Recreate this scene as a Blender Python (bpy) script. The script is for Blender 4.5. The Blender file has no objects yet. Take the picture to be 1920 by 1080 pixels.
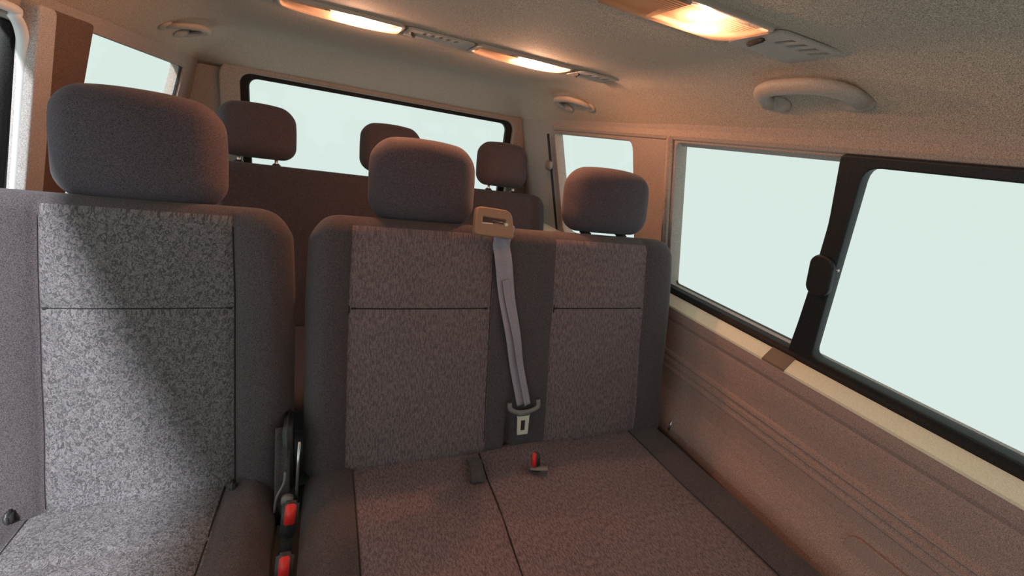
import bpy, bmesh, math, random
from mathutils import Vector, Matrix, noise
random.seed(4)
C = bpy.context.scene.collection
S = bpy.context.scene

# ------------------------------------------------------------------ camera, world, sun, exposure
F_PX = 808.8
cam_d = bpy.data.cameras.new('camera'); cam = bpy.data.objects.new('camera', cam_d); C.objects.link(cam)
cam_d.sensor_width = 36.0; cam_d.lens = F_PX/1920*36.0; cam_d.clip_start = 0.02
R = Matrix(((0.91922384, 0.01702266, 0.3933672), (-0.36271955, -0.35205133, 0.86284089), (0.1531733, -0.93582589, -0.31743952)))
right, up, back = R.col[0], -R.col[1], -R.col[2]
cam.matrix_world = Matrix(((right.x, up.x, back.x, 0), (right.y, up.y, back.y, 0), (right.z, up.z, back.z, 0), (0, 0, 0, 1)))
S.camera = cam

w = bpy.data.worlds.new('overcast_sky'); S.world = w; w.use_nodes = True
nt = w.node_tree; bg = nt.nodes['Background']
tc = nt.nodes.new('ShaderNodeTexCoord'); sp = nt.nodes.new('ShaderNodeSeparateXYZ'); rp = nt.nodes.new('ShaderNodeValToRGB')
mr = nt.nodes.new('ShaderNodeMapRange'); mr.inputs[1].default_value = -0.6; mr.inputs[2].default_value = 0.3
nt.links.new(tc.outputs['Generated'], sp.inputs[0]); nt.links.new(sp.outputs[2], mr.inputs[0]); nt.links.new(mr.outputs[0], rp.inputs[0])
rp.color_ramp.elements[0].color = (0.77, 0.86, 0.86, 1); rp.color_ramp.elements[1].color = (0.745, 0.86, 0.80, 1)
nt.links.new(rp.outputs[0], bg.inputs[0]); bg.inputs[1].default_value = 1.0

SUN = 6.3
sd = bpy.data.lights.new('sun', 'SUN'); sd.energy = SUN; sd.angle = math.radians(7); sd.color = (0.93, 0.95, 1.0)
sun = bpy.data.objects.new('sun', sd); C.objects.link(sun); sun.location = (-2, -1, 2.5)
sun.rotation_euler = Vector((0.155, 0.36, -0.46)).to_track_quat('-Z', 'Y').to_euler()

S.view_settings.view_transform = 'Standard'; S.view_settings.look = 'None'
S.view_settings.exposure = 0.0; S.view_settings.gamma = 1.0; S.view_settings.use_curve_mapping = False

# ------------------------------------------------------------------ materials
def mat(name, col, rough=0.6, metal=0.0, speck=0.0, scale=500, bump=0.0, coat=0.0, sheen=0.0, spec=0.5):
    m = bpy.data.materials.new(name); m.use_nodes = True
    n = m.node_tree; p = n.nodes['Principled BSDF']
    p.inputs['Base Color'].default_value = (*col, 1); p.inputs['Roughness'].default_value = rough
    p.inputs['Metallic'].default_value = metal; p.inputs['Specular IOR Level'].default_value = spec
    if coat: p.inputs['Coat Weight'].default_value = coat
    if sheen: p.inputs['Sheen Weight'].default_value = sheen
    if speck or bump:
        t = n.nodes.new('ShaderNodeTexCoord'); x = n.nodes.new('ShaderNodeTexNoise')
        x.inputs['Scale'].default_value = scale; x.inputs['Detail'].default_value = 1.5
        n.links.new(t.outputs['Object'], x.inputs['Vector'])
        if speck:
            r = n.nodes.new('ShaderNodeValToRGB')
            r.color_ramp.elements[0].position = 0.32; r.color_ramp.elements[1].position = 0.68
            r.color_ramp.elements[0].color = (*[c*(1-speck) for c in col], 1)
            r.color_ramp.elements[1].color = (*[min(1, c*(1+speck)) for c in col], 1)
            n.links.new(x.outputs['Fac'], r.inputs[0]); n.links.new(r.outputs[0], p.inputs['Base Color'])
        if bump:
            b = n.nodes.new('ShaderNodeBump'); b.inputs['Strength'].default_value = bump; b.inputs['Distance'].default_value = 0.001
            n.links.new(x.outputs['Fac'], b.inputs['Height']); n.links.new(b.outputs[0], p.inputs['Normal'])
    return m

def pattern_fabric(name, lo, hi, kind):
    """woven seat cloth: little worm-like marks in rows, or fine ribs"""
    m = bpy.data.materials.new(name); m.use_nodes = True
    n = m.node_tree; L = n.links; p = n.nodes['Principled BSDF']
    p.inputs['Roughness'].default_value = 0.92; p.inputs['Specular IOR Level'].default_value = 0.12
    t = n.nodes.new('ShaderNodeTexCoord'); mp = n.nodes.new('ShaderNodeMapping')
    sx = n.nodes.new('ShaderNodeSeparateXYZ'); sb = n.nodes.new('ShaderNodeMath'); sb.operation = 'SUBTRACT'; cb = n.nodes.new('ShaderNodeCombineXYZ')
    L.new(t.outputs['Object'], sx.inputs[0]); L.new(sx.outputs[2], sb.inputs[0]); L.new(sx.outputs[1], sb.inputs[1])
    L.new(sx.outputs[0], cb.inputs[0]); L.new(sb.outputs[0], cb.inputs[1]); L.new(cb.outputs[0], mp.inputs['Vector'])
    v = n.nodes.new('ShaderNodeTexNoise'); v.noise_dimensions = '2D'; v.inputs['Scale'].default_value = 1.0; v.inputs['Detail'].default_value = 1.0
    if kind == 'marks':
        mp.inputs['Scale'].default_value = (200, 205, 1); v.inputs['Distortion'].default_value = 1.3
    else:
        mp.inputs['Scale'].default_value = (330, 110, 1); v.inputs['Distortion'].default_value = 0.4
    L.new(mp.outputs[0], v.inputs['Vector'])
    r = n.nodes.new('ShaderNodeValToRGB'); r.color_ramp.elements[0].position = 0.36; r.color_ramp.elements[1].position = 0.60
    L.new(v.outputs['Fac'], r.inputs[0])
    nz = n.nodes.new('ShaderNodeTexNoise'); nz.inputs['Scale'].default_value = 900; nz.inputs['Detail'].default_value = 1
    L.new(t.outputs['Object'], nz.inputs['Vector'])
    r2 = n.nodes.new('ShaderNodeMapRange'); r2.inputs[1].default_value = 0.3; r2.inputs[2].default_value = 0.7
    r2.inputs[3].default_value = 0.55; r2.inputs[4].default_value = 1.45
    L.new(nz.outputs['Fac'], r2.inputs[0])
    r.color_ramp.elements[0].color = (*lo, 1); r.color_ramp.elements[1].color = (*hi, 1)
    mx = n.nodes.new('ShaderNodeVectorMath'); mx.operation = 'SCALE'
    L.new(r.outputs[0], mx.inputs[0]); L.new(r2.outputs[0], mx.inputs['Scale']); L.new(mx.outputs[0], p.inputs['Base Color'])
    b = n.nodes.new('ShaderNodeBump'); b.inputs['Strength'].default_value = 0.5; b.inputs['Distance'].default_value = 0.0015
    L.new(v.outputs['Fac'], b.inputs['Height']); L.new(b.outputs[0], p.inputs['Normal'])
    return m

def glass(name, tint, refl=0.06, rough=0.02):
    m = bpy.data.materials.new(name); m.use_nodes = True
    n = m.node_tree; L = n.links; n.nodes.remove(n.nodes['Principled BSDF'])
    tr = n.nodes.new('ShaderNodeBsdfTransparent'); tr.inputs[0].default_value = (*tint, 1)
    gl = n.nodes.new('ShaderNodeBsdfGlossy'); gl.inputs['Roughness'].default_value = rough
    mx = n.nodes.new('ShaderNodeMixShader'); mx.inputs[0].default_value = refl
    L.new(tr.outputs[0], mx.inputs[1]); L.new(gl.outputs[0], mx.inputs[2]); L.new(mx.outputs[0], n.nodes['Material Output'].inputs[0])
    return m

def emit(name, col, s):
    m = bpy.data.materials.new(name); m.use_nodes = True
    p = m.node_tree.nodes['Principled BSDF']; p.inputs['Base Color'].default_value = (*col, 1)
    p.inputs['Emission Color'].default_value = (*col, 1); p.inputs['Emission Strength'].default_value = s
    return m

def lens_mat():
    m = bpy.data.materials.new('ribbed_lamp_lens'); m.use_nodes = True
    n = m.node_tree; L = n.links; n.nodes.remove(n.nodes['Principled BSDF'])
    tr = n.nodes.new('ShaderNodeBsdfTransparent'); tr.inputs[0].default_value = (1.0, 0.80, 0.62, 1)
    tl = n.nodes.new('ShaderNodeBsdfTranslucent'); tl.inputs[0].default_value = (0.95, 0.62, 0.42, 1)
    gl = n.nodes.new('ShaderNodeBsdfGlossy'); gl.inputs['Roughness'].default_value = 0.2
    a = n.nodes.new('ShaderNodeMixShader'); a.inputs[0].default_value = 0.45; b = n.nodes.new('ShaderNodeMixShader'); b.inputs[0].default_value = 0.08
    t = n.nodes.new('ShaderNodeTexCoord'); w_ = n.nodes.new('ShaderNodeTexWave'); w_.inputs['Scale'].default_value = 90; w_.bands_direction = 'Y'
    bp = n.nodes.new('ShaderNodeBump'); bp.inputs['Strength'].default_value = 0.6; bp.inputs['Distance'].default_value = 0.001
    L.new(t.outputs['Object'], w_.inputs['Vector']); L.new(w_.outputs['Fac'], bp.inputs['Height'])
    L.new(bp.outputs[0], tl.inputs['Normal']); L.new(bp.outputs[0], gl.inputs['Normal'])
    L.new(tr.outputs[0], a.inputs[1]); L.new(tl.outputs[0], a.inputs[2]); L.new(a.outputs[0], b.inputs[1]); L.new(gl.outputs[0], b.inputs[2])
    L.new(b.outputs[0], n.nodes['Material Output'].inputs[0]); return m

M = dict(
    headliner=mat('headliner_felt', (0.54, 0.46, 0.375), 0.95, speck=0.55, scale=850, bump=0.5, spec=0.1),
    trimp=mat('pale_grey_trim_plastic', (0.40, 0.345, 0.31), 0.7, speck=0.4, scale=800, bump=0.2, spec=0.25),
    bracket=mat('brown_bracket_plastic', (0.20, 0.14, 0.10), 0.6),
    pillar=mat('light_grey_pillar_plastic', (0.52, 0.48, 0.46), 0.7, speck=0.4, scale=800, bump=0.2),
    pillarcloth=mat('brown_pillar_cloth', (0.17, 0.115, 0.095), 0.9, speck=0.5, scale=800, bump=0.3, spec=0.1),
    panel=mat('side_panel_plastic', (0.42, 0.30, 0.275), 0.62, speck=0.45, scale=800, bump=0.3, spec=0.35),
    cream=mat('cream_sill_paint', (0.90, 0.85, 0.66), 0.5, speck=0.08),
    white=mat('white_door_edge_paint', (0.88, 0.88, 0.88), 0.45),
    black=mat('black_rubber', (0.018, 0.018, 0.018), 0.7, speck=0.5, bump=0.2, spec=0.3),
    blackp=mat('black_frame_plastic', (0.016, 0.019, 0.022), 0.5, speck=0.5, spec=0.4),
    doorb=mat('dark_blue_grey_door_paint', (0.03, 0.037, 0.048), 0.5, speck=0.4, spec=0.5),
    plastic=mat('charcoal_plastic', (0.035, 0.034, 0.036), 0.45, speck=0.3),
    bolster=mat('plain_charcoal_cloth', (0.088, 0.076, 0.084), 0.95, speck=0.55, scale=800, bump=0.6, sheen=0.15, spec=0.15),
    rearcloth=mat('rear_charcoal_cloth', (0.062, 0.060, 0.072), 0.95, speck=0.55, scale=700, bump=0.6, sheen=0.1, spec=0.15),
    headcloth=mat('headrest_cloth', (0.088, 0.074, 0.088), 0.95, speck=0.55, scale=800, bump=0.6, sheen=0.15, spec=0.15),
    marks=pattern_fabric('marked_seat_cloth', (0.085, 0.080, 0.086), (0.19, 0.178, 0.187), 'marks'),
    ribs=pattern_fabric('ribbed_seat_cloth', (0.135, 0.105, 0.114), (0.215, 0.168, 0.182), 'ribs'),
    thread=mat('dark_seam_thread', (0.018, 0.016, 0.017), 0.9),
    web=mat('belt_webbing', (0.36, 0.32, 0.38), 0.75, speck=0.25, scale=900, bump=0.4),
    steel=mat('bright_steel', (0.75, 0.75, 0.73), 0.25, metal=1.0),
    tongue=mat('cream_tongue_metal', (0.82, 0.80, 0.68), 0.4, metal=0.2),
    tan=mat('tan_guide_plastic', (0.36, 0.21, 0.13), 0.55, speck=0.15),
    greyp=mat('grey_holder_plastic', (0.24, 0.22, 0.21), 0.5),
    red=mat('red_button_plastic', (0.85, 0.035, 0.03), 0.4),
    vent=mat('vent_plastic', (0.44, 0.385, 0.33), 0.6, speck=0.15),
    dark=mat('dark_slot', (0.012, 0.012, 0.011), 0.8),
    lamphouse=mat('lamp_housing_plastic', (0.42, 0.34, 0.28), 0.5),
    reflector=mat('silvered_reflector', (0.9, 0.72, 0.5), 0.22, metal=1.0),
    lens=lens_mat(),
    bulb=emit('warm_bulb', (1.0, 0.50, 0.18), 60.0),
    glass=glass('window_glass', (0.97, 0.99, 0.98), 0.015),
    floor=mat('black_rubber_floor', (0.03, 0.03, 0.03), 0.8, speck=0.3, scale=200, bump=0.3),
)

# ------------------------------------------------------------------ helpers
def link(name, me, m, parent=None, smooth=True):
    if m is not None:
        for k in (m if isinstance(m, (list, tuple)) else [m]): me.materials.append(M[k])
    if smooth:
        for p in me.polygons: p.use_smooth = True
    o = bpy.data.objects.new(name, me); C.objects.link(o)
    if parent is not None: o.parent = parent
    return o

def pydata(name, v, f, m, parent=None, smooth=True, mi=None):
    me = bpy.data.meshes.new(name); me.from_pydata([tuple(a) for a in v], [], f)
    bm = bmesh.new(); bm.from_mesh(me); 
    if mi is None: bmesh.ops.recalc_face_normals(bm, faces=bm.faces)
    bm.to_mesh(me); bm.free()
    if mi is not None: me.polygons.foreach_set('material_index', mi)
    me.update()
    return link(name, me, m, parent, smooth)

def from_bm(name, bm, m, parent=None, smooth=True):
    bmesh.ops.recalc_face_normals(bm, faces=bm.faces)
    me = bpy.data.meshes.new(name); bm.to_mesh(me); bm.free()
    return link(name, me, m, parent, smooth)

def add_box(bm, c, s, bev=0.0, rot=None, seg=2):
    mm = Matrix.Translation(Vector(c)) @ (rot.to_4x4() if rot is not None else Matrix.Identity(4)) @ Matrix.Diagonal((*s, 1))
    g = bmesh.ops.create_cube(bm, size=1.0, matrix=mm)
    if bev > 0:
        ed = list({e for v in g['verts'] for e in v.link_edges})
        bmesh.ops.bevel(bm, geom=ed, offset=bev, segments=seg, affect='EDGES', clamp_overlap=True)

def sweep(bm, pts, prof, up=Vector((0, 0, 1)), closed_prof=True, scales=None):
    """sweep a 2-D profile (side, up) along points"""
    pts = [Vector(p) for p in pts]; rings = []
    for i, p in enumerate(pts):
        a = pts[max(i-1, 0)]; b = pts[min(i+1, len(pts)-1)]
        t = (b-a).normalized(); s = t.cross(up)
        if s.length < 1e-5: s = Vector((1, 0, 0))
        s.normalize(); u = s.cross(t).normalized(); k = scales[i] if scales else 1
        rings.append([bm.verts.new(p + s*x*k + u*y*k) for x, y in prof])
    n = len(prof)
    for i in range(len(rings)-1):
        for j in range(n if closed_prof else n-1):
            bm.faces.new((rings[i][j], rings[i][(j+1) % n], rings[i+1][(j+1) % n], rings[i+1][j]))
    if closed_prof:
        bm.faces.new(rings[0]); bm.faces.new(rings[-1])

def circ(r, n=10, ry=None):
    return [(r*math.cos(2*math.pi*i/n), (ry or r)*math.sin(2*math.pi*i/n)) for i in range(n)]

def tube(name, pts, r, m, parent=None, up=Vector((0, 0, 1)), n=10):
    bm = bmesh.new(); sweep(bm, pts, circ(r, n), up); return from_bm(name, bm, m, parent)

def smoothpath(pts, k=6):
    """Catmull-Rom through the points"""
    P = [Vector(p) for p in pts]; out = []
    for i in range(len(P)-1):
        p0 = P[max(i-1, 0)]; p1 = P[i]; p2 = P[i+1]; p3 = P[min(i+2, len(P)-1)]
        for j in range(k):
            t = j/k
            out.append(0.5*((2*p1)+(p2-p0)*t+(2*p0-5*p1+4*p2-p3)*t*t+(3*p1-p0-3*p2+p3)*t**3))
    out.append(P[-1]); return out

def rrect(x0, y0, x1, y1, r, n=6):
    """rounded rectangle outline; r one radius or four (bl, br, tr, tl)"""
    rr = r if isinstance(r, (list, tuple)) else [r]*4
    out = []
    for (cx, cy, a, q) in ((x0, y0, 180, rr[0]), (x1, y0, 270, rr[1]), (x1, y1, 0, rr[2]), (x0, y1, 90, rr[3])):
        ox = cx + (q if cx == x0 else -q); oy = cy + (q if cy == y0 else -q)
        for i in range(n+1):
            t = math.radians(a + 90*i/n); out.append((ox+q*math.cos(t), oy+q*math.sin(t)))
    return out

def rpoly(pts, rad, n=5):
    """polygon with rounded corners"""
    out = []; N = len(pts)
    for i in range(N):
        p = Vector(pts[i]); a = Vector(pts[i-1]); b = Vector(pts[(i+1) % N]); r = rad[i] if isinstance(rad, (list, tuple)) else rad
        u = (a-p).normalized(); v = (b-p).normalized()
        s = p+u*r; e = p+v*r
        for k in range(n+1):
            t = k/n; q = s*(1-t)**2 + p*2*t*(1-t) + e*t*t; out.append((q.x, q.y))
    return out

def plate(name, outlines, thick, mw, m, parent=None, bevel=0.0, smooth=False):
    """flat plate with holes: outlines[0] outer, the others holes, in local x,y; thickness along z; mw maps to world"""
    cu = bpy.data.curves.new(name, 'CURVE'); cu.dimensions = '2D'; cu.fill_mode = 'BOTH'
    cu.extrude = thick/2; cu.bevel_depth = bevel; cu.bevel_resolution = 2
    for o in outlines:
        s = cu.splines.new('POLY'); s.points.add(len(o)-1); s.use_cyclic_u = True
        for i, (x, y) in enumerate(o): s.points[i].co = (x, y, 0, 1)
    ob = bpy.data.objects.new('curve_source', cu); C.objects.link(ob)
    bpy.context.view_layer.update()
    me = bpy.data.meshes.new_from_object(ob.evaluated_get(bpy.context.evaluated_depsgraph_get()))
    bpy.data.objects.remove(ob); bpy.data.curves.remove(cu)
    me.materials.clear(); me.transform(mw); me.name = name
    return link(name, me, m, parent, smooth)

def frame_m(origin, ex, ey):
    ex = Vector(ex).normalized(); ey = Vector(ey); ey = (ey-ex*ey.dot(ex)).normalized(); ez = ex.cross(ey); o = Vector(origin)
    return Matrix(((ex.x, ey.x, ez.x, o.x), (ex.y, ey.y, ez.y, o.y), (ex.z, ey.z, ez.z, o.z), (0, 0, 0, 1)))

def soft(name, size, r, m, parent, mw, step=0.008, shape=None, matf=None):
    """upholstered block: box with round edges, dense grid, shape(p)->p deforms, matf(p, n) picks the slot"""
    h = [s/2 for s in size]
    def samples(H):
        rr = min(r, H*0.98); q = [-H + rr*(1-math.cos(a*math.pi/2/7)) *1.0 for a in range(8)]
        q = [-H + rr*(a/7.0) for a in range(8)]
        nmid = max(1, int((2*H-2*rr)/step)); mid = [-H+rr+(2*H-2*rr)*i/nmid for i in range(1, nmid)]
        return q + mid + [-x for x in reversed(q)]
    sx, sy, sz = samples(h[0]), samples(h[1]), samples(h[2])
    vid = {}; V = []; Fc = []; MI = []
    def vert(p):
        key = tuple(round(c*1e5) for c in p)
        if key in vid: return vid[key]
        q = Vector(p); rr = [min(r, hh*0.98) for hh in h]
        inn = Vector([max(-h[i]+rr[i], min(h[i]-rr[i], q[i])) for i in range(3)])
        d = Vector([(q[i]-inn[i])/rr[i] for i in range(3)])
        if d.length > 1e-9:
            # cube to sphere
            x, y, z = d
            d = Vector((x*math.sqrt(max(0, 1-y*y/2-z*z/2+y*y*z*z/3)), y*math.sqrt(max(0, 1-z*z/2-x*x/2+z*z*x*x/3)), z*math.sqrt(max(0, 1-x*x/2-y*y/2+x*x*y*y/3))))
            q = inn + Vector([d[i]*rr[i] for i in range(3)])
        V.append((q, )); vid[key] = len(V)-1; return len(V)-1
    def face(A, B, fx):
        for i in range(len(A)-1):
            for j in range(len(B)-1):
                Fc.append((vert(fx(A[i], B[j])), vert(fx(A[i+1], B[j])), vert(fx(A[i+1], B[j+1])), vert(fx(A[i], B[j+1]))))
    face(sx, sz, lambda a, b: (a, -h[1], b)); face(sx, sz, lambda a, b: (-a, h[1], b))
    face(sy, sz, lambda a, b: (h[0], a, b)); face(sy, sz, lambda a, b: (-h[0], -a, b))
    face(sx, sy, lambda a, b: (a, b, h[2])); face(sx, sy, lambda a, b: (a, -b, -h[2]))
    P0 = [v[0] for v in V]
    if matf:
        for f in Fc:
            c = sum((P0[i] for i in f), Vector())/4; MI.append(matf(c))
    P = [shape(p.copy()) if shape else p for p in P0]
    return pydata(name, [mw @ p for p in P], Fc, m, parent, True, MI if matf else None)

def ribbon(name, pts, w, t, side, m, parent=None, crease=0.0):
    """flat webbing: centre points with a side vector each"""
    V = []; Fc = []; n = 9; N = len(pts)
    for i, p in enumerate(pts):
        p = Vector(p); a = Vector(pts[max(0, i-1)]); b = Vector(pts[min(N-1, i+1)]); tn = (b-a).normalized()
        s = side[i] if isinstance(side, list) else Vector(side); s = (s-tn*s.dot(tn)).normalized(); nn = s.cross(tn)
        ww = w[i] if isinstance(w, list) else w
        for k in range(n):
            u = k/(n-1)*2-1; V.append(p+s*u*ww/2+nn*(crease*math.cos(u*math.pi*1.5)))
        for k in range(n):
            u = k/(n-1)*2-1; V.append(p+s*u*ww/2+nn*(crease*math.cos(u*math.pi*1.5)+t))
    for i in range(N-1):
        a = i*2*n; b = a+2*n
        for k in range(n-1):
            Fc.append((a+k, a+k+1, b+k+1, b+k)); Fc.append((a+n+k, b+n+k, b+n+k+1, a+n+k+1))
        Fc.append((a, b, b+n, a+n)); Fc.append((a+n-1, a+2*n-1, b+2*n-1, b+n-1))
    Fc.append(tuple(list(range(n))+list(range(2*n-1, n-1, -1)))); e = (N-1)*2*n
    Fc.append(tuple(list(range(e, e+n))+list(range(e+2*n-1, e+n-1, -1))))
    return pydata(name, V, Fc, m, parent)

def tag(o, label, cat, group=None, kind=None):
    o['label'] = label; o['category'] = cat
    if group: o['group'] = group
    if kind: o['kind'] = kind
    return o
def empty(name, loc, label, cat, group=None):
    o = bpy.data.objects.new(name, None); C.objects.link(o); o.location = loc; o.empty_display_size = 0.05
    bpy.context.view_layer.update(); o['_inv'] = 0; del o['_inv']
    return tag(o, label, cat, group)
def adopt(root, *obs):
    """children built in world coordinates keep their place"""
    for o in obs:
        o.parent = root; o.location = -root.location
def struct(o, label=None, cat=None):
    o['kind'] = 'structure'
    if label: o['label'] = label
    if cat: o['category'] = cat
    return o
def sst(a, b, x):
    t = max(0.0, min(1.0, (x-a)/(b-a))); return t*t*(3-2*t)

# ------------------------------------------------------------------ the van's shell
CX = 0.20                                     # middle of the van
TOPZ, BELTZ = 0.075, -0.350                   # window head and belt line
XT, XB = 0.67, 0.785                          # half widths there
FLOOR = -1.12
YF, YR = -1.25, 2.15

def ceil_z(x, y):
    d = XT + 0.012 - abs(x-CX)
    a = max(0.0, 1-d/0.26); z = 0.195 - 0.105*a**2.3
    b = max(0.0, 1-(YR-0.02-y)/0.42); z2 = 0.195 - 0.100*b**1.8
    return min(z, z2)
ny, nx = 90, 60
V = []; Fc = []
for j in range(ny+1):
    for i in range(nx+1):
        x = CX-(XT+0.012)+2*(XT+0.012)*i/nx; y = YF+0.25+(YR-YF-0.27)*j/ny
        V.append((x, y, ceil_z(x, y) + 0.0015*noise.noise(Vector((x*5, y*5, 0)))))
n0 = len(V)
for j in range(ny+1):
    for i in range(nx+1):
        v = V[j*(nx+1)+i]; V.append((v[0], v[1], v[2]+0.03))
for j in range(ny):
    for i in range(nx):
        a = j*(nx+1)+i; Fc.append((a, a+1, a+nx+2, a+nx+1)); a += n0; Fc.append((a, a+nx+1, a+nx+2, a+1))
rim = [i for i in range(nx+1)] + [j*(nx+1)+nx for j in range(1, ny+1)] + [ny*(nx+1)+i for i in range(nx-1, -1, -1)] + [j*(nx+1) for j in range(ny-1, 0, -1)]
for k in range(len(rim)):
    a, b = rim[k], rim[(k+1) % len(rim)]; Fc.append((a, b, b+n0, a+n0))
struct(pydata('ceiling', V, Fc, 'headliner'))

bm = bmesh.new(); add_box(bm, (CX, 0.45, FLOOR-0.02), (2*XB+0.1, 3.6, 0.04)); struct(from_bm('floor', bm, 'floor', smooth=False))

def side(s):
    """matrix of the leaning window plane on side s (+1 right): local x runs along Y, local y up the lean"""
    top = Vector((CX+s*XT, 0, TOPZ)); bot = Vector((CX+s*XB, 0, BELTZ))
    return frame_m(bot, (0, 1, 0), top-bot), (top-bot).length
MR, LH = side(1); ML, _ = side(-1)
# each window in (Y, height above belt) on its leaning plane
UP = LH+0.045
def off(mw, d):      # shift along the plate's own normal
    return mw @ Matrix.Translation((0, 0, d))
# ex x ey = normal: for the right side (y, up) -> +x outwards
nR = 1 if (MR.to_3x3() @ Vector((0, 0, 1))).x > 0 else -1
nL = 1 if (ML.to_3x3() @ Vector((0, 0, 1))).x < 0 else -1

# --- right side: trim plate above the belt with two openings (long window, rear quarter window)
openR1 = rpoly([(-0.75, 0.0), (0.995, 0.0), (0.998, LH-0.006), (-0.75, LH-0.006)], [0.02, 0.012, 0.02, 0.02])
openR2 = rpoly([(1.165, -0.0), (1.70, -0.0), (1.745, LH-0.012), (1.190, LH-0.012)], [0.03, 0.03, 0.02, 0.035])
outerR = [(YF, -0.0301), (YR, -0.0301), (YR, UP), (YF, UP)]
wr = plate('wall_right', [outerR, openR1, openR2], 0.035, off(MR, nR*0.018), 'trimp', bevel=0.003)
struct(wr)

# lower side panel: profile swept along Y, real steps and ribs
prof = [(0.985, -0.362), (0.958, -0.364), (0.953, -0.369), (0.947, -0.386), (0.950, -0.389), (0.946, -0.392), (0.9465, -0.405), (0.949, -0.420), (0.955, -0.431), (0.9545, -0.440),
        (0.957, -0.47), (0.961, -0.50), (0.962, -0.518), (0.957, -0.523), (0.956, -0.531), (0.962, -0.536), (0.962, -0.541), (0.957, -0.545), (0.957, -0.553),
        (0.962, -0.557), (0.9615, -0.566), (0.9585, -0.569), (0.9585, -0.574), (0.962, -0.577), (0.963, -0.605), (0.960, -0.63), (0.952, -0.652), (0.936, -0.685), (0.927, -0.71), (0.924, -0.73), (0.926, -0.742), (0.932, -0.750), (0.936, -0.80), (0.938, -0.95), (0.938, FLOOR), (1.01, FLOOR), (1.01, -0.362)]
def extr(name, prof, ys, m, fx=lambda x, y, z: (x, y, z)):
    V = []; Fc = []; n = len(prof)
    for y in ys:
        for (x, z) in prof: V.append(fx(x, y, z))
    for j in range(len(ys)-1):
        for i in range(n):
            a = j*n+i; b = j*n+(i+1) % n; Fc.append((a, b, b+n, a+n))
    Fc.append(tuple(range(n))); Fc.append(tuple(range(len(V)-n, len(V))))
    return pydata(name, V, Fc, m, smooth=False)
ysr = [YF + (YR-YF)*i/60 for i in range(61)]
pr = extr('wall_right_lower_panel', prof[5:], ysr, 'panel'); struct(pr)
sp_ = [(0.990, -0.352), (0.972, -0.357), (0.968, -0.360), (0.964, -0.364), (0.9445, -0.386), (0.9445, -0.3915), (0.990, -0.3915)]
struct(extr('trim_1', sp_, ysr, 'cream'))
# black seal between the sill and the glass
struct(extr('trim_2', [(0.990, -0.351), (0.968, -0.3625), (0.967, -0.354), (0.972, -0.344), (0.990, -0.340)], [YF+(1.14-YF)*i/20 for i in range(21)], 'black'))
# speaker / pocket lid outline low on the panel
def seam_on(name, pts, r, m, parent=None): return tube(name, pts, r, m, parent, up=Vector((1, 0, 0)), n=6)
lid_pts = rrect(-0.10, -0.80, 0.322, -0.618, 0.02, 5)
lid = plate('pocket_lid', [lid_pts], 0.006, frame_m((0.957, 0, 0), (0, 1, 0), (0, 0, 1)), 'panel', bevel=0.0015); lid.parent = pr

# window glass and frames, right side
g = plate('window_1', [rpoly([(0.545, -0.01), (1.005, -0.01), (1.01, LH), (0.52, LH)], 0.01)], 0.004, off(MR, nR*0.026), 'glass'); struct(g)
# thin black border round the fixed pane
b1 = plate('border', [rpoly([(0.545, -0.012), (1.010, -0.012), (1.018, LH+0.004), (0.52, LH+0.004)], 0.012), rpoly([(0.57, 0.004), (0.992, 0.004), (0.998, LH-0.009), (0.545, LH-0.009)], [0.014, 0.01, 0.02, 0.03])], 0.006, off(MR, nR*0.031), 'blackp', g)
# sliding pane in a thick black frame
fr = plate('window_2', [rpoly([(-0.70, -0.03), (0.575, -0.030), (0.561, 0.08), (0.549, 0.20), (0.541, 0.31), (0.545, LH-0.004), (-0.70, LH-0.004)], [0.01, 0.006, 0.02, 0.02, 0.02, 0.006, 0.01]),
                        rpoly([(-0.66, 0.014), (0.524, 0.014), (0.506, LH-0.017), (-0.66, LH-0.017)], [0.02, 0.022, 0.03, 0.02])], 0.018, off(MR, nR*-0.002), 'blackp', bevel=0.003); struct(fr)
g2 = plate('pane', [rpoly([(-0.67, 0.0), (0.52, 0.0), (0.51, LH-0.02), (-0.67, LH-0.02)], 0.01)], 0.004, off(MR, nR*0.012), 'glass', fr)
# finger latch of the sliding window, and its little keeper screw
lt = plate('latch', [rrect(0.516, 0.162, 0.556, 0.243, 0.018)], 0.006, off(MR, nR*-0.014), 'blackp', fr, bevel=0.004, smooth=True)
bm = bmesh.new(); bmesh.ops.create_uvsphere(bm, u_segments=12, v_segments=8, radius=0.003, matrix=Matrix.Translation((0.505, 0.225, 0)))
sc = from_bm('screw', bm, 'steel', fr); sc.data.transform(off(MR, nR*-0.017))
# end bracket of the sill rail under the pillar
bk = extr('rail_bracket', [(x-0.0012, z+0.0012) for x, z in sp_], [0.548, 0.605], 'bracket'); bk.parent = fr

g3 = plate('window_3', [rpoly([(1.15, -0.01), (1.72, -0.01), (1.76, LH), (1.18, LH)], 0.01)], 0.004, off(MR, nR*0.03), 'glass'); struct(g3)

# pale reveal down the front face of the right rear pillar (the step that catches daylight)
bm = bmesh.new(); add_box(bm, (1.012, LH/2, 0), (0.018, LH+0.02, 0.026), 0.005)
rv = from_bm('trim_3', bm, 'trimp'); rv.data.transform(off(MR, nR*-0.006)); struct(rv)
# roof rail moulding above the right windows
struct(extr('trim_4', [(0.895, 0.060), (0.862, 0.074), (0.858, 0.082), (0.862, 0.102), (0.895, 0.110)], [YF+0.3+(1.74-YF-0.3)*i/20 for i in range(21)], 'trimp'))

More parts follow.
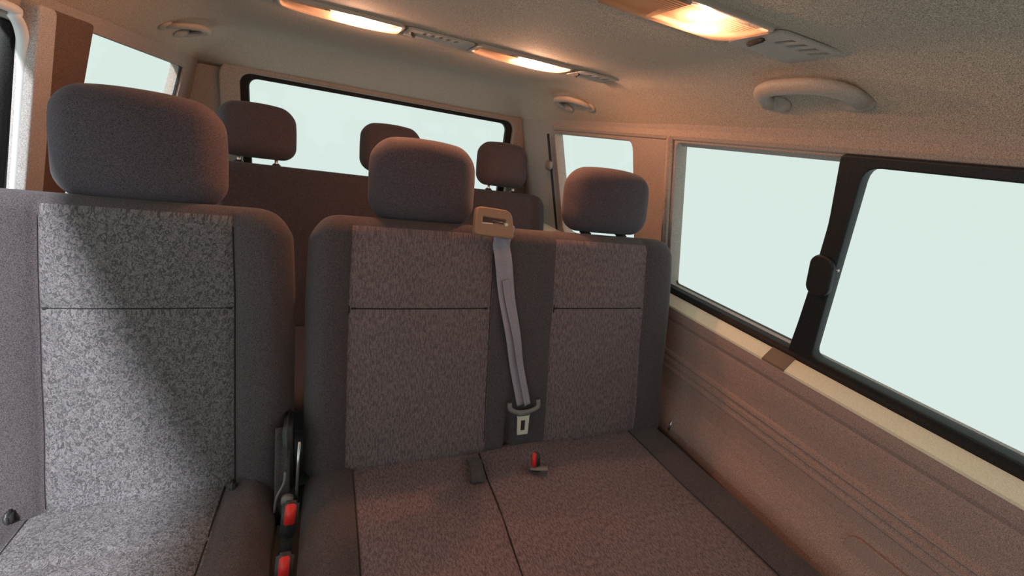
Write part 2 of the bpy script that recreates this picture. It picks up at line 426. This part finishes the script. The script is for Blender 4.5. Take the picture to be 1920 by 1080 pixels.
# --- left side
openL2 = rpoly([(1.300, -0.0), (1.945, -0.0), (1.985, LH-0.006), (1.290, LH+0.008)], [0.03, 0.03, 0.02, 0.012])
openL1 = rpoly([(-0.60, -0.03), (1.06, -0.03), (1.085, LH-0.05), (1.03, LH-0.006), (-0.60, LH-0.006)], [0.001, 0.001, 0.05, 0.03, 0.02])
wl = plate('wall_left', [[(YF, -0.0301), (-0.60, -0.0301), (-0.60, LH-0.006), (1.02, LH-0.006), (1.15, LH-0.03), (1.21, -0.0301), (YR, -0.0301), (YR, UP), (YF, UP)], openL2], 0.035, off(ML, nL*0.018), 'trimp', bevel=0.003)
struct(wl)
def mir(p): return [(2*CX-x, z) for x, z in p]
ysl = [1.21 + (YR-1.21)*i/30 for i in range(31)]
struct(extr('wall_left_lower_panel', mir(prof[5:]), ysl, 'panel'))
struct(extr('trim_5', mir(sp_), [1.16 + (YR-1.16)*i/10 for i in range(11)], 'cream'))
g4 = plate('window_4', [rpoly([(1.285, -0.01), (1.96, -0.01), (2.0, LH), (1.275, LH+0.015)], 0.01)], 0.004, off(ML, nL*0.03), 'glass'); struct(g4)
bb = plate('border', [rpoly([(1.290, -0.01), (2.01, -0.01), (2.05, LH-0.002), (1.280, LH+0.010)], 0.03), rpoly([(1.303, 0.006), (1.935, 0.006), (1.975, LH-0.010), (1.293, LH+0.004)], [0.03, 0.03, 0.02, 0.008])], 0.006, off(ML, nL*0.008), 'blackp', g4)
# front part of the left body behind the camera's shoulder, below the window line
struct(extr('wall_left_front', [(CX-XB-0.03, BELTZ), (CX-XB+0.01, BELTZ), (CX-XB+0.01, FLOOR), (CX-XB-0.03, FLOOR)], [YF, -0.60], 'panel'))

# sliding door opening: bright painted edge, soft trim, dark door post with its seal
def post(name, pts, prof, m):
    bm = bmesh.new(); sweep(bm, pts, prof, up=Vector((0, 1, 0))); return struct(from_bm(name, bm, m))
zt = [(-0.35, XB), (-0.25, XB-0.027), (-0.15, XB-0.054), (-0.05, XB-0.080), (0.03, XT+0.010), (0.07, XT-0.005)]
def lx(z, d=0): 
    t = (z-BELTZ)/(TOPZ-BELTZ); return CX-(XB+(XT-XB)*t)+d
edge = [(lx(z, 0.008), y, z) for z, y in ((-1.08, 1.20), (-0.7, 1.155), (-0.35, 1.118), (-0.2, 1.100), (-0.05, 1.078), (0.0, 1.070), (0.04, 1.058), (0.066, 1.03), (0.078, 0.98), (0.082, 0.5), (0.082, -0.6))]
post('trim_6', smoothpath(edge, 5), circ(0.0085, 10, 0.008), 'white')
post('door_1', [(lx(z, -0.12), 1.27, z) for z in (-1.10, -0.8, -0.5, -0.35, -0.2, -0.05, 0.08)], [(-0.02, -0.22), (0.02, -0.22), (0.02, 0.24), (-0.02, 0.24)], 'doorb')
post('trim_7', [(lx(z, -0.022), 1.085-0.10*z, z) for z in (-1.10, -0.7, -0.35, -0.2, -0.05, 0.06)], circ(0.013, 8), 'black')
# pillar cover behind the opening, two stepped faces
plc = plate('trim_8', [rpoly([(1.155, -0.25), (1.215, -0.25), (1.100, LH+0.02), (1.055, LH+0.02)], 0.008)], 0.02, off(ML, nL*-0.012), 'pillar', bevel=0.004); struct(plc)
ply = plate('trim_9', [rpoly([(1.215, -0.25), (1.300, -0.25), (1.280, LH+0.02), (1.100, LH+0.02)], 0.006)], 0.008, off(ML, nL*-0.004), 'pillarcloth', bevel=0.002); struct(ply)

# --- rear wall with the tailgate window
RW = frame_m((0, YR, 0), (1, 0, 0), (0, 0, 1))
rw_open = rrect(-0.318, -0.42, 0.818, 0.088, 0.045)
wb = plate('wall_back', [[(CX-XB-0.02, FLOOR), (CX+XB+0.02, FLOOR), (CX+XB+0.02, BELTZ), (CX+XT+0.02, TOPZ+0.05), (CX+XT-0.1, 0.24), (CX-XT+0.1, 0.24), (CX-XT-0.02, TOPZ+0.05), (CX-XB-0.02, BELTZ)], rw_open], 0.04, RW, 'trimp', bevel=0.004); struct(wb)
# moulded surround of the tailgate window
sr = plate('trim_10', [rrect(-0.385, -0.48, 0.885, 0.125, 0.06), rrect(-0.335, -0.44, 0.835, 0.100, 0.05)], 0.03, RW @ Matrix.Translation((0, 0, 0.035)), 'trimp', bevel=0.008); struct(sr)
gw = plate('window_5', [rrect(-0.33, -0.43, 0.83, 0.098, 0.04)], 0.004, RW @ Matrix.Translation((0, 0, -0.01)), 'glass'); struct(gw)
bw = plate('rubber_border', [rrect(-0.335, -0.44, 0.835, 0.102, 0.05), rrect(-0.302, -0.40, 0.800, 0.080, 0.035)], 0.02, RW @ Matrix.Translation((0, 0, 0.016)), 'black', gw, bevel=0.003)
# front bulkhead with windscreen opening (behind the camera)
FW = frame_m((0, YF, 0), (1, 0, 0), (0, 0, 1))
wf = plate('wall_front', [[(CX-XB-0.02, FLOOR), (CX+XB+0.02, FLOOR), (CX+XT+0.02, 0.24), (CX-XT-0.02, 0.24)], rrect(CX-0.68, -0.52, CX+0.68, 0.18, 0.08)], 0.04, FW, 'headliner'); struct(wf)
bm = bmesh.new(); add_box(bm, (CX, YF+0.12, 0.225), (2*XT, 0.32, 0.03)); struct(from_bm('ceiling_front_edge', bm, 'headliner'))

# ------------------------------------------------------------------ seats
LEAN = math.atan2(0.14, 0.525)
def back_m(xc, ybot, zbot, h, thick):
    """local x across, local z up the back, local -y the face"""
    rot = Matrix.Rotation(-LEAN, 4, 'X')
    return Matrix.Translation((xc, ybot, zbot)) @ rot @ Matrix.Translation((0, thick/2, h/2))
def gauss(x, c, s): return math.exp(-((x-c)/s)**2)

def seat_back(root, x0, x1, ybot, zbot, h, thick, seams, hseams, panels, mats, name='backrest', edge_bol=0.014, lows=(), corner=0.03, step=0.008):
    """seams: x of vertical seams, hseams: (x0, x1, height), panels: x-ranges in patterned cloth"""
    xc = (x0+x1)/2; mw = back_m(xc, ybot, zbot, h, thick); W = x1-x0
    def shape(p):
        X = p.x+xc; front = sst(0, -thick*0.45, p.y)
        top = sst(h/2-0.09, h/2, p.z)
        dy = 0.0
        for (a, b) in panels:
            if a < X < b:
                u = (X-a)/(b-a)*2-1; dy -= 0.006*(1-u*u)
        for (a, b) in [(x0, panels[0][0]), (panels[-1][1], x1)]:
            if a <= X <= b: dy -= edge_bol*math.sin(math.pi*min(1, max(0, (X-a)/(b-a))))**0.8
        for c in seams: dy += 0.0045*gauss(X, c, 0.005)
        for (a, b, hz) in hseams:
            if a < X < b: dy += 0.0045*gauss(p.z+h/2, hz, 0.005)
        for (c, za, zb) in lows:
            dy += 0.03*gauss(X, c, 0.008)*sst(zb, za, p.z+h/2)
        p.y += dy*front
        # rounded top corners and a slight waist at the top
        k = sst(h/2-0.20, h/2, p.z); p.x *= 1-0.022*k*(0.5/W)
        e = max(0.0, (abs(p.x)-(W/2-0.07))/0.07); p.z -= corner*e*e*sst(h/2-0.1, h/2, p.z)
        p.y += 0.006*noise.noise(Vector((X*7, p.z*7, 3)))*front
        return p
    def matf(c):
        X = c.x+xc
        if c.y < 0 and any(a < X < b for a, b in panels) and c.z < h/2-0.02: return 1
        return 0
    o = soft(name, (W, thick, h), 0.042, mats, root, mw, step, shape, matf)
    # seam threads lying in the grooves
    def surf(X, hz): 
        q = shape(Vector((X-xc, -thick/2, hz-h/2))); return mw @ Vector((q.x, q.y-0.0006, q.z))
    for c in seams:
        if any(abs(c-l[0]) < 0.01 for l in lows): continue
        tube('seam', [surf(c, 0.05+(h-0.09)*i/40) for i in range(41)], 0.0020, 'thread', o, up=Vector((1, 0, 0)), n=5)
    for (a, b, hz) in hseams:
        tube('seam', [surf(a+(b-a)*i/30, hz) for i in range(31)], 0.0022, 'thread', o, n=5)
    return o, mw, surf

def headrest(root, mw, xc, xl, h, w=0.25, hh=0.19, thick=0.10, gap=0.018, m='headcloth', post=True, bow=0.010):
    """head restraint above the seat back whose matrix is mw; xl is x in the back's local frame"""
    c = Vector((xl, -0.012, h/2+gap+hh/2))
    def shape(p):
        k = p.z/hh
        p.x *= 1 - 0.10*max(0, k)*2*abs(k) - 0.03*max(0, -k)*2*abs(k)
        p.z -= 0.012*(abs(p.x)/(w/2))**2.4*(1 if p.z > 0 else -0.35)*abs(k)*2
        p.y += (bow*(p.x/(w/2))**2*2.2 + 0.03*max(0, k)**2)*sst(0.03, -0.03, p.y) if False else (bow*(p.x/(w/2))**2*2.2 + 0.03*max(0, k)**2)*(1-sst(-0.03, 0.03, p.y))
        p.y += -0.012*k
        return p
    o = soft('headrest', (w, thick, hh), 0.046, m, root, mw @ Matrix.Translation(c), 0.008, shape)
    if post:
        for s in (-1, 1):
            a = mw @ Vector((xl+s*0.058, 0.0, h/2-0.06)); b = mw @ Vector((xl+s*0.058, -0.002, h/2+gap+0.04))
            tube('post', [a, a.lerp(b, .5), b], 0.0055, 'steel', o, up=Vector((0, 1, 0)))
            q = mw @ Vector((xl+s*0.058, 0.0, h/2+0.004)); bm = bmesh.new(); add_box(bm, q, (0.026, 0.026, 0.012), 0.004); from_bm('post_sleeve', bm, 'plastic', o)
    return o

def cushion(root, x0, x1, yb, yf, ztop, thick, panels, seams, mats, slope=0.05, rfront=0.06, cross=None, dent=None):
    xc = (x0+x1)/2; L = yb-yf; W = x1-x0
    mw = Matrix.Translation((xc, (yb+yf)/2, ztop-thick/2))
    def shape(p):
        X = p.x+xc; Y = p.y+(yb+yf)/2; top = sst(0, thick*0.45, p.z)
        dz = 0
        for (a, b) in panels:
            if a < X < b: u = (X-a)/(b-a)*2-1; dz += 0.004*(1-u*u)
        for (a, b) in [(x0, panels[0][0]), (panels[-1][1], x1)]:
            if a <= X <= b: dz += 0.012*math.sin(math.pi*min(1, max(0, (X-a)/(b-a))))
        for c, cf in seams:
            cx = c + (cf-c)*(yb-Y)/L; dz -= 0.004*gauss(X, cx, 0.005)
        if cross:
            for (a, b, yy) in cross:
                if a < X < b: dz -= 0.004*gauss(Y, yy, 0.006)
        if dent:
            for (a, b, r, d) in dent: dz -= d*math.exp(-(((X-a)/r)**2+((Y-b)/r)**2))
        dz += 0.006*noise.noise(Vector((X*6, Y*6, 8)))
        p.z += dz*top + slope*(yb-Y)
        # round the front corners in plan
        e = max(0.0, (abs(p.x)-(W/2-0.10))/0.10); f = max(0.0, (-(p.y)-(L/2-0.12))/0.12)
        p.y += 0.05*e*e*(1 if p.y < 0 else 0)*min(1, f*2+0.0001) if f > 0 else 0
        return p
    def matf(c):
        X = c.x+xc
        return 1 if c.z > 0 and any(a < X < b for a, b in panels) else 0
    o = soft('seat_cushion', (W, L, thick), 0.045, mats, root, mw, 0.009, shape, matf)
    for c, cf in seams:
        pts = []
        for i in range(41):
            Y = yb-0.02-(L-0.06)*i/40; X = c+(cf-c)*(yb-Y)/L
            q = shape(Vector((X-xc, Y-(yb+yf)/2, thick/2))); pts.append(mw @ (q+Vector((0, 0, 0.0018))))
        tube('seam', pts, 0.0015, 'thread', o, n=5)
    return o

YB, ZB, BH, BT = 0.775, -0.735, 0.567, 0.115

# --- second row, single seat by the sliding door
root = empty('single_seat', (-0.30, 0.8, ZB-0.3), 'grey single seat beside the sliding door, cloth patterned in little marks, lit by slanting light', 'car seat')
bo, bmw, _ = seat_back(root, -0.555, -0.062, YB, ZB-0.02, BH+0.02, BT, [-0.435, -0.160], [(-0.43, -0.165, 0.395)], [(-0.435, -0.160)], ['bolster', 'marks'])
headrest(root, bmw, 0, -0.309-(-0.3085), BH+0.02, w=0.258, hh=0.198, gap=-0.008)
cushion(root, -0.555, -0.085, YB+0.05, 0.26, -0.712, 0.13, [(-0.455, -0.175)], [(-0.455, -0.44), (-0.175, -0.19)], ['bolster', 'marks'], cross=[(-0.46, -0.17, 0.665)])
bm = bmesh.new(); add_box(bm, (-0.32, 0.58, -0.955), (0.42, 0.42, 0.33), 0.02); from_bm('seat_base', bm, 'plastic', root)
ribbon('recliner_strap', smoothpath([(-0.074, 0.785, -0.585), (-0.074, 0.765, -0.63), (-0.074, 0.745, -0.69), (-0.074, 0.735, -0.725)], 5), 0.026, 0.002, (1, 0.2, 0), 'bolster', root, crease=0.001)
for s in (-0.47, -0.16):    # child-seat loops showing at the foot of the back
    bm = bmesh.new(); add_box(bm, (s, 0.772, -0.705), (0.010, 0.02, 0.035), 0.003); from_bm('anchor_loop', bm, 'plastic', root)
# recliner hinge and its chrome-edged cover
bm = bmesh.new(); add_box(bm, (-0.066, 0.80, -0.66), (0.016, 0.075, 0.17), 0.007, seg=3)
add_box(bm, (-0.070, 0.765, -0.745), (0.034, 0.10, 0.07), 0.012, seg=3)
hg = from_bm('recliner_cover', bm, 'plastic', root)
bm = bmesh.new(); bmesh.ops.create_cone(bm, cap_ends=True, segments=20, radius1=0.011, radius2=0.010, depth=0.012, matrix=Matrix.Translation((-0.064, 0.722, -0.705)) @ Matrix.Rotation(math.pi/2, 4, 'X'))
from_bm('recliner_knob', bm, 'greyp', hg)
tube('chrome_edge', smoothpath([(-0.068, 0.742, -0.655), (-0.070, 0.735, -0.675), (-0.082, 0.728, -0.700), (-0.086, 0.722, -0.73)], 4), 0.0022, 'greyp', hg, up=Vector((0, 1, 0)))
for c in list(root.children): adopt(root, c)

# --- second row, double seat
root = empty('double_seat', (0.43, 0.8, ZB-0.3), 'dark two-place bench seat against the right side panel, belt hanging down its middle', 'car seat')
bo, bmw, dsurf = seat_back(root, -0.042, 0.905, YB, ZB, BH, BT, [0.042, 0.352, 0.520, 0.795], [(0.046, 0.345, 0.375), (0.522, 0.790, 0.375)], [(0.042, 0.352), (0.520, 0.795)], ['bolster', 'ribs'], lows=[(0.415, 0.0, 0.20)])
xc = (0.905-0.042)/2
headrest(root, bmw, 0, 0.196-xc, BH, w=0.238, hh=0.182, gap=-0.004)
headrest(root, bmw, 0, 0.690-xc, BH, w=0.262, hh=0.170, gap=0.006)
cushion(root, -0.040, 0.900, YB+0.05, 0.24, -0.712, 0.13, [(0.055, 0.325), (0.326, 0.785)], [(0.055, 0.06), (0.345, 0.300), (0.785, 0.79)], ['bolster', 'ribs'], dent=[(0.305, 0.70, 0.03, 0.010), (0.46, 0.72, 0.03, 0.008)])
bm = bmesh.new(); add_box(bm, (0.43, 0.57, -0.955), (0.86, 0.42, 0.33), 0.02); from_bm('seat_base', bm, 'plastic', root)
# belt guide on top of the back: tan loop with a slot
gm = frame_m((0.333, 0.885, -0.172), (1, 0, 0), (0, 0.25, 1))
go = plate('belt_guide', [rpoly([(-0.042, -0.026), (0.044, -0.032), (0.036, 0.024), (-0.039, 0.028)], [0.006, 0.006, 0.016, 0.008]), rpoly([(-0.031, -0.004), (0.031, -0.008), (0.028, 0.009), (-0.031, 0.013)], 0.003)], 0.020, gm, 'tan', root, bevel=0.003)
bm = bmesh.new(); add_box(bm, (0.018, -0.030, 0.010), (0.040, 0.005, 0.008), 0.002)
lp = from_bm('guide_lip', bm, 'tan', go); lp.data.transform(gm)
bm = bmesh.new(); add_box(bm, (-0.018, -0.004, 0.004), (0.026, 0.003, 0.020), 0.001)
ld = from_bm('slot_liner', bm, 'cream', go); ld.data.transform(gm)
bm = bmesh.new(); add_box(bm, (0.027, -0.004, 0.004), (0.007, 0.008, 0.020), 0.001); ld = from_bm('slot_liner', bm, 'cream', go); ld.data.transform(gm)
# side shield of the recliner, chrome strip on the left edge of the back
tube('chrome_strip', [(-0.044, 0.757, -0.600), (-0.046, 0.745, -0.64), (-0.048, 0.733, -0.69), (-0.048, 0.727, -0.715)], 0.0028, 'steel', root, up=Vector((0, 1, 0)))
bm = bmesh.new(); add_box(bm, (0.86, 0.722, -0.655), (0.004, 0.006, 0.03), 0.001); from_bm('anchor_loop', bm, 'steel', root)
for c in list(root.children): adopt(root, c)

# --- third row bench
YB3, ZB3, BH3 = 1.60, -0.78, 0.60
root = empty('rear_bench', (0.2, 1.7, ZB3-0.3), 'dark rear bench below the tailgate window with three head restraints', 'car seat')
bo, bmw3, _ = seat_back(root, -0.50, 0.902, YB3, ZB3, BH3, 0.11, [0.48, 0.83], [(0.482, 0.828, 0.40)], [(-0.42, 0.48), (0.482, 0.83)], ['rearcloth', 'rearcloth'], step=0.014)
x3 = (0.902-0.50)/2
for X, hw in ((-0.235, 0.245), (0.222, 0.235), (0.695, 0.235)):
    headrest(root, bmw3, 0, X-x3, BH3, w=hw, hh=0.185, gap=0.022, m='headcloth')
cushion(root, -0.50, 0.90, YB3+0.05, 1.10, -0.76, 0.13, [(-0.42, 0.83)], [], ['rearcloth', 'rearcloth'])
bm = bmesh.new(); add_box(bm, (0.2, 1.38, -1.0), (1.3, 0.4, 0.24), 0.02); from_bm('seat_base', bm, 'plastic', root)
for c in list(root.children): adopt(root, c)

# ------------------------------------------------------------------ belts and buckles
belt = empty('seat_belt', (0.38, 0.86, -0.2), 'lilac-grey seat belt hanging from the tan guide over the middle of the double seat', 'seat belt')
def onback(X, hz, d=0.006):
    q = dsurf(X, hz); return q + Vector((0, -d, 0.0))
path = [Vector((0.356, 0.900, -0.172)), Vector((0.360, 0.872, -0.181))]
path += [onback(0.366+(0.444-0.366)*(i/14)**1.1, 0.530-(0.530-0.145)*i/14, 0.010+0.004*math.sin(i)) for i in range(15)]
path = smoothpath(path, 3)
wd = [0.042 - 0.008*sst(0.2, 1.0, i/(len(path)-1)) for i in range(len(path))]
wb_ = ribbon('webbing', path, wd, 0.0015, (1, 0, 0), 'web', belt, crease=0.0016)
# second fold of the doubled webbing
path2 = [p+Vector((0.010*sst(0.25, 0.9, i/len(path)), -0.004, 0)) for i, p in enumerate(path) if i > 14]
ribbon('webbing_fold', path2, 0.018, 0.0015, (1, 0.25, 0), 'web', belt, crease=0.001)
tp = onback(0.445, 0.132, 0.016)
tm = frame_m(tp, (1, 0, 0), (0, 0.25, 1))
bm = bmesh.new()
sweep(bm, smoothpath([(-0.038, 0.020, 0), (-0.036, 0.006, 0), (-0.020, -0.004, 0), (0, -0.006, 0), (0.020, -0.004, 0), (0.038, 0.004, 0), (0.038, 0.022, 0)], 4), circ(0.006, 8, 0.005), up=Vector((0, 0, 1)))
add_box(bm, (0, -0.008, 0), (0.034, 0.014, 0.010), 0.003)
th = from_bm('tongue_holder', bm, 'greyp', belt); th.data.transform(tm)
tg = plate('tongue', [rpoly([(-0.014, -0.062), (0.014, -0.062), (0.016, -0.016), (0.018, -0.014), (-0.018, -0.014), (-0.016, -0.016)], [0.003, 0.003, 0.0005, 0.0005, 0.0005, 0.0005], 3), rrect(-0.006, -0.052, 0.006, -0.026, 0.001)], 0.003, tm, 'tongue', th)
for c in list(belt.children): adopt(belt, c)

def buckle(name, loc, rot, label, btn=(0.018, 0.006, 0.040), body=(0.026, 0.014, 0.060), boff=(0, -0.006, 0.006), plate_=False, stalk=0.06):
    r = empty(name, loc, label, 'belt buckle')
    bm = bmesh.new(); add_box(bm, (0, 0.002, -0.004), body, 0.005, seg=3); b = from_bm('buckle_body', bm, 'plastic', r)
    bm = bmesh.new(); add_box(bm, boff, btn, 0.002); from_bm('release_button', bm, 'red', r)
    bm = bmesh.new(); add_box(bm, (0, 0.004, -body[2]/2-stalk/2), (0.020, 0.004, stalk), 0.001); from_bm('stalk', bm, 'black', r)
    if plate_:
        bm = bmesh.new(); add_box(bm, (0.008, -0.006, -0.017), (0.040, 0.018, 0.004), 0.001); from_bm('mount_plate', bm, 'greyp', r)
    r.rotation_euler = rot
    return r
buckle('belt_buckle', (-0.053, 0.640, -0.662), (math.radians(-25), math.radians(6), 0), 'upright red-button buckle in the gap between the seats, just below the recliner hinge', btn=(0.017, 0.006, 0.034), stalk=0.05)
buckle('belt_buckle', (-0.055, 0.553, -0.678), (math.radians(-25), math.radians(4), 0), 'nearer red-button buckle low in the seat gap, cut off by the lower picture edge', btn=(0.015, 0.006, 0.034), stalk=0.05)
buckle('belt_buckle', (0.448, 0.698, -0.677), (math.radians(-12), math.radians(-8), math.radians(-25)), 'small buckle with narrow red button on the double seat cushion below the tongue', btn=(0.010, 0.006, 0.036), body=(0.020, 0.012, 0.045), boff=(-0.004, -0.006, 0.002), plate_=True, stalk=0.02)
# folded webbing stub at the back of the cushion
st = pydata('belt_strap', *(lambda b: ([], []))(0), 'web') if False else None
s_ = ribbon('belt_strap', smoothpath([(0.318, 0.765, -0.705), (0.315, 0.735, -0.690), (0.312, 0.705, -0.695), (0.310, 0.69, -0.708)], 5), 0.028, 0.002, (1, 0, 0), 'bolster', crease=0.001)
tag(s_, 'short dark belt strap on the double seat cushion, left of the small buckle', 'belt strap')
# rear passenger belt by the right quarter window
rb = empty('rear_seat_belt', (0.86, 1.72, 0.0), 'thin black shoulder belt with round grey pivot beside the small rear side window', 'seat belt')
def rx(z, d): return CX+XB+(XT-XB)*(z-BELTZ)/(TOPZ-BELTZ)-d
ribbon('webbing', [(rx(z, 0.030), 1.745+0.10*(z-0.06)*0.9, z) for z in (0.055, 0.0, -0.06, -0.12, -0.2, -0.28, -0.34)], 0.028, 0.002, (0.15, 1, 0), 'black', rb)
bm = bmesh.new(); bmesh.ops.create_cone(bm, cap_ends=True, segments=24, radius1=0.024, radius2=0.019, depth=0.016, matrix=Matrix.Translation((rx(-0.07, 0.040), 1.738, -0.07)) @ Matrix.Rotation(-math.pi/2, 4, 'Y'))
from_bm('pivot_cap', bm, 'greyp', rb)
for c in list(rb.children): adopt(rb, c)

# ------------------------------------------------------------------ ceiling fittings
LZ = 0.190
def lamp(x0, x1, yc, dy, label, energy):
    """reading lamp let into the roof: housing, lens in two halves, reflector bowls, bulb"""
    r = empty('ceiling_lamp', ((x0+x1)/2, yc, LZ), label, 'ceiling lamp', None)
    L = x1-x0; xm = x0+L*0.40
    def loc(px, py, pz): return (px-(x0+x1)/2, py-yc, pz-LZ)
    # housing: rounded ring hanging 1.5 cm below the lining
    T = Matrix.Translation((-(x0+x1)/2, 0, 0))
    ring = plate('housing', [rrect(x0, -dy, x1, dy, [0.012, 0.012, 0.045, 0.018]), rrect(x0+0.0035, -dy+0.0035, x1-0.0035, dy-0.0035, [0.010, 0.010, 0.041, 0.014])], 0.010, T @ Matrix.Translation((0, 0, 0.006)), 'lamphouse', r, bevel=0.002)
    bm = bmesh.new(); add_box(bm, (xm-(x0+x1)/2, 0, 0.003), (0.004, 2*dy-0.01, 0.012), 0.001); from_bm('divider', bm, 'lamphouse', ring)
    # tray behind the lens
    bm = bmesh.new(); add_box(bm, (0, 0, 0.030), (L-0.004, 2*dy-0.004, 0.003)); from_bm('tray', bm, 'lamphouse', ring)
    # lens: shallow bulging pane
    nxl, nyl = 24, 10; V = []; Fc = []
    for j in range(nyl+1):
        for i in range(nxl+1):
            u = i/nxl*2-1; v = j/nyl*2-1
            V.append((u*(L/2-0.005-0.012*max(0, v)**4), v*(dy-0.004), -0.004-0.007*(1-u**4)*(1-v*v)))
    for j in range(nyl):
        for i in range(nxl): a = j*(nxl+1)+i; Fc.append((a, a+1, a+nxl+2, a+nxl+1))
    pydata('lens', V, Fc, 'lens', r)
    # reading spot: silvered bowl, and the long lit reflector
    def bowl(cx, rx_, ry_, parent):
        V = []; Fc = []; na, nr = 28, 6
        for k in range(nr+1):
            t = k/nr
            for a in range(na): V.append((cx-(x0+x1)/2+rx_*t*math.cos(a*2*math.pi/na), ry_*t*math.sin(a*2*math.pi/na), 0.027-0.022*t*t))
        for k in range(nr):
            for a in range(na): Fc.append((k*na+a, k*na+(a+1) % na, (k+1)*na+(a+1) % na, (k+1)*na+a))
        return pydata('reflector', V, Fc, 'reflector', parent)
    bowl(x0+L*0.20, L*0.17, dy-0.010, r); rf = bowl(x0+L*0.68, L*0.27, dy-0.008, r)
    bx = x0+L*0.64-(x0+x1)/2
    bm = bmesh.new(); sweep(bm, [(bx-0.020, 0, 0.012), (bx-0.014, 0, 0.012), (bx+0.014, 0, 0.012), (bx+0.020, 0, 0.012)], circ(0.0055, 10), scales=[0.3, 1, 1, 0.3]); from_bm('bulb', bm, 'bulb', r)
    ld = bpy.data.lights.new('lamp_light', 'POINT'); ld.energy = energy; ld.color = (1.0, 0.54, 0.34); ld.shadow_soft_size = 0.006
    lo = bpy.data.objects.new('lamp_light', ld); C.objects.link(lo); lo.parent = r; lo.location = (bx, 0, -0.0045)
    return r
def vent(x0, x1, yc, dy, label, tip=False):
    r = empty('air_vent', ((x0+x1)/2, yc, LZ), label, 'air vent', None); L = x1-x0
    ends = [0.012, 0.02, 0.05, 0.012] if tip else 0.012
    T = Matrix.Translation((-(x0+x1)/2, 0, 0))
    wv = L-(0.085 if tip else 0.06); sl = wv/5; a0 = x0+0.030
    slots = [[(a0+k*sl, -dy*0.12), (a0+k*sl+sl*0.24, -dy*0.78), (a0+k*sl+sl*0.86, -dy*0.78), (a0+k*sl+sl*0.62, -dy*0.12)] for k in range(5)]
    f = plate('vent_frame', [rrect(x0, -dy, x1, dy, ends)] + slots, 0.002, T @ Matrix.Translation((0, 0, 0.0025)), 'vent', r, bevel=0.0012)
    bm = bmesh.new(); add_box(bm, (0, 0, 0.006), (L-0.03, dy*1.6, 0.003)); from_bm('duct', bm, 'dark', f)
    bm = bmesh.new(); add_box(bm, (-L/2+0.014, dy*0.1, -0.002), (0.009, dy*0.8, 0.005), 0.002, rot=Matrix.Rotation(math.radians(-18), 3, 'Z')); from_bm('adjuster', bm, 'dark', f)
    return r
YA, DA = 1.10, 0.045
lamp(-0.10, 0.140, YA, DA, 'lit ceiling lamp at the left end of the far row', 6.5)
lamp(0.305, 0.550, YA, DA, 'lit ceiling lamp right of the middle vent in the far row', 9.0)
vent(0.150, 0.297, YA, DA, 'slim grey air vent between the two small far ceiling lamps')
vent(0.575, 0.775, YA, DA, 'narrow grey air vent at the right end of the far lamp row', tip=True)
vent(-0.30, -0.112, YA, DA, 'grey air vent at the top edge, left of both far lamps')
YN, DN = 0.530, 0.047
lamp(0.300, 0.538, YN, DN, 'large bright orange ceiling lamp, nearest, at the top edge right of centre', 0.9)
vent(0.548, 0.755, YN, DN, 'wide grey slatted air vent beyond the big orange lamp, above the long grab handle', tip=True)
lamp(-0.10, 0.140, YN, DN, 'ceiling lamp of the near row, outside the top of the picture', 0.9)

def grab(name, y0, y1, s, label, r=0.012, zc=0.135, xo=None):
    """grab handle along the roof edge with two mounting feet and a backing plate"""
    yc = (y0+y1)/2; H = (y1-y0)/2
    X = lambda d: CX+s*d
    root = empty(name, (X(0.555), yc, zc), label, 'grab handle')
    def surf_pt(y, d, drop): x = X(d); return Vector((x, y, ceil_z(x, y)-drop))
    pts = []
    for k in range(0, 25):
        t = k/24*2-1
        pts.append(surf_pt(yc+H*t, 0.600-0.070*math.sqrt(max(0, 1-abs(t)**3.2)), 0.004+0.014*math.sqrt(max(0, 1-t**6))))
    bm = bmesh.new(); sweep(bm, pts, circ(r*1.15, 12, r*0.8), up=Vector((-s*0.6, 0, -1)))
    b = from_bm('grip', bm, 'vent', root)
    for e in (-1, 1):
        bm = bmesh.new(); q = surf_pt(yc+e*(H-0.014), 0.600, 0.003)
        bmesh.ops.create_uvsphere(bm, u_segments=20, v_segments=10, radius=1, matrix=Matrix.Translation(q) @ Matrix.Rotation(s*math.radians(30), 4, 'Y') @ Matrix.Diagonal((0.022, 0.030, 0.008, 1)))
        f = from_bm('mounting_foot', bm, 'vent', root)
    for c in list(root.children): adopt(root, c)
    return root
grab('grab_handle', 0.505, 0.680, 1, 'long grey grab handle on the roof edge above the big right side window', r=0.014)
grab('grab_handle', 1.36, 1.54, 1, 'small grey grab handle above the rear right quarter window', r=0.010)
grab('grab_handle', 1.55, 1.70, -1, 'dark grab handle on the left roof edge above the left side window', r=0.010)
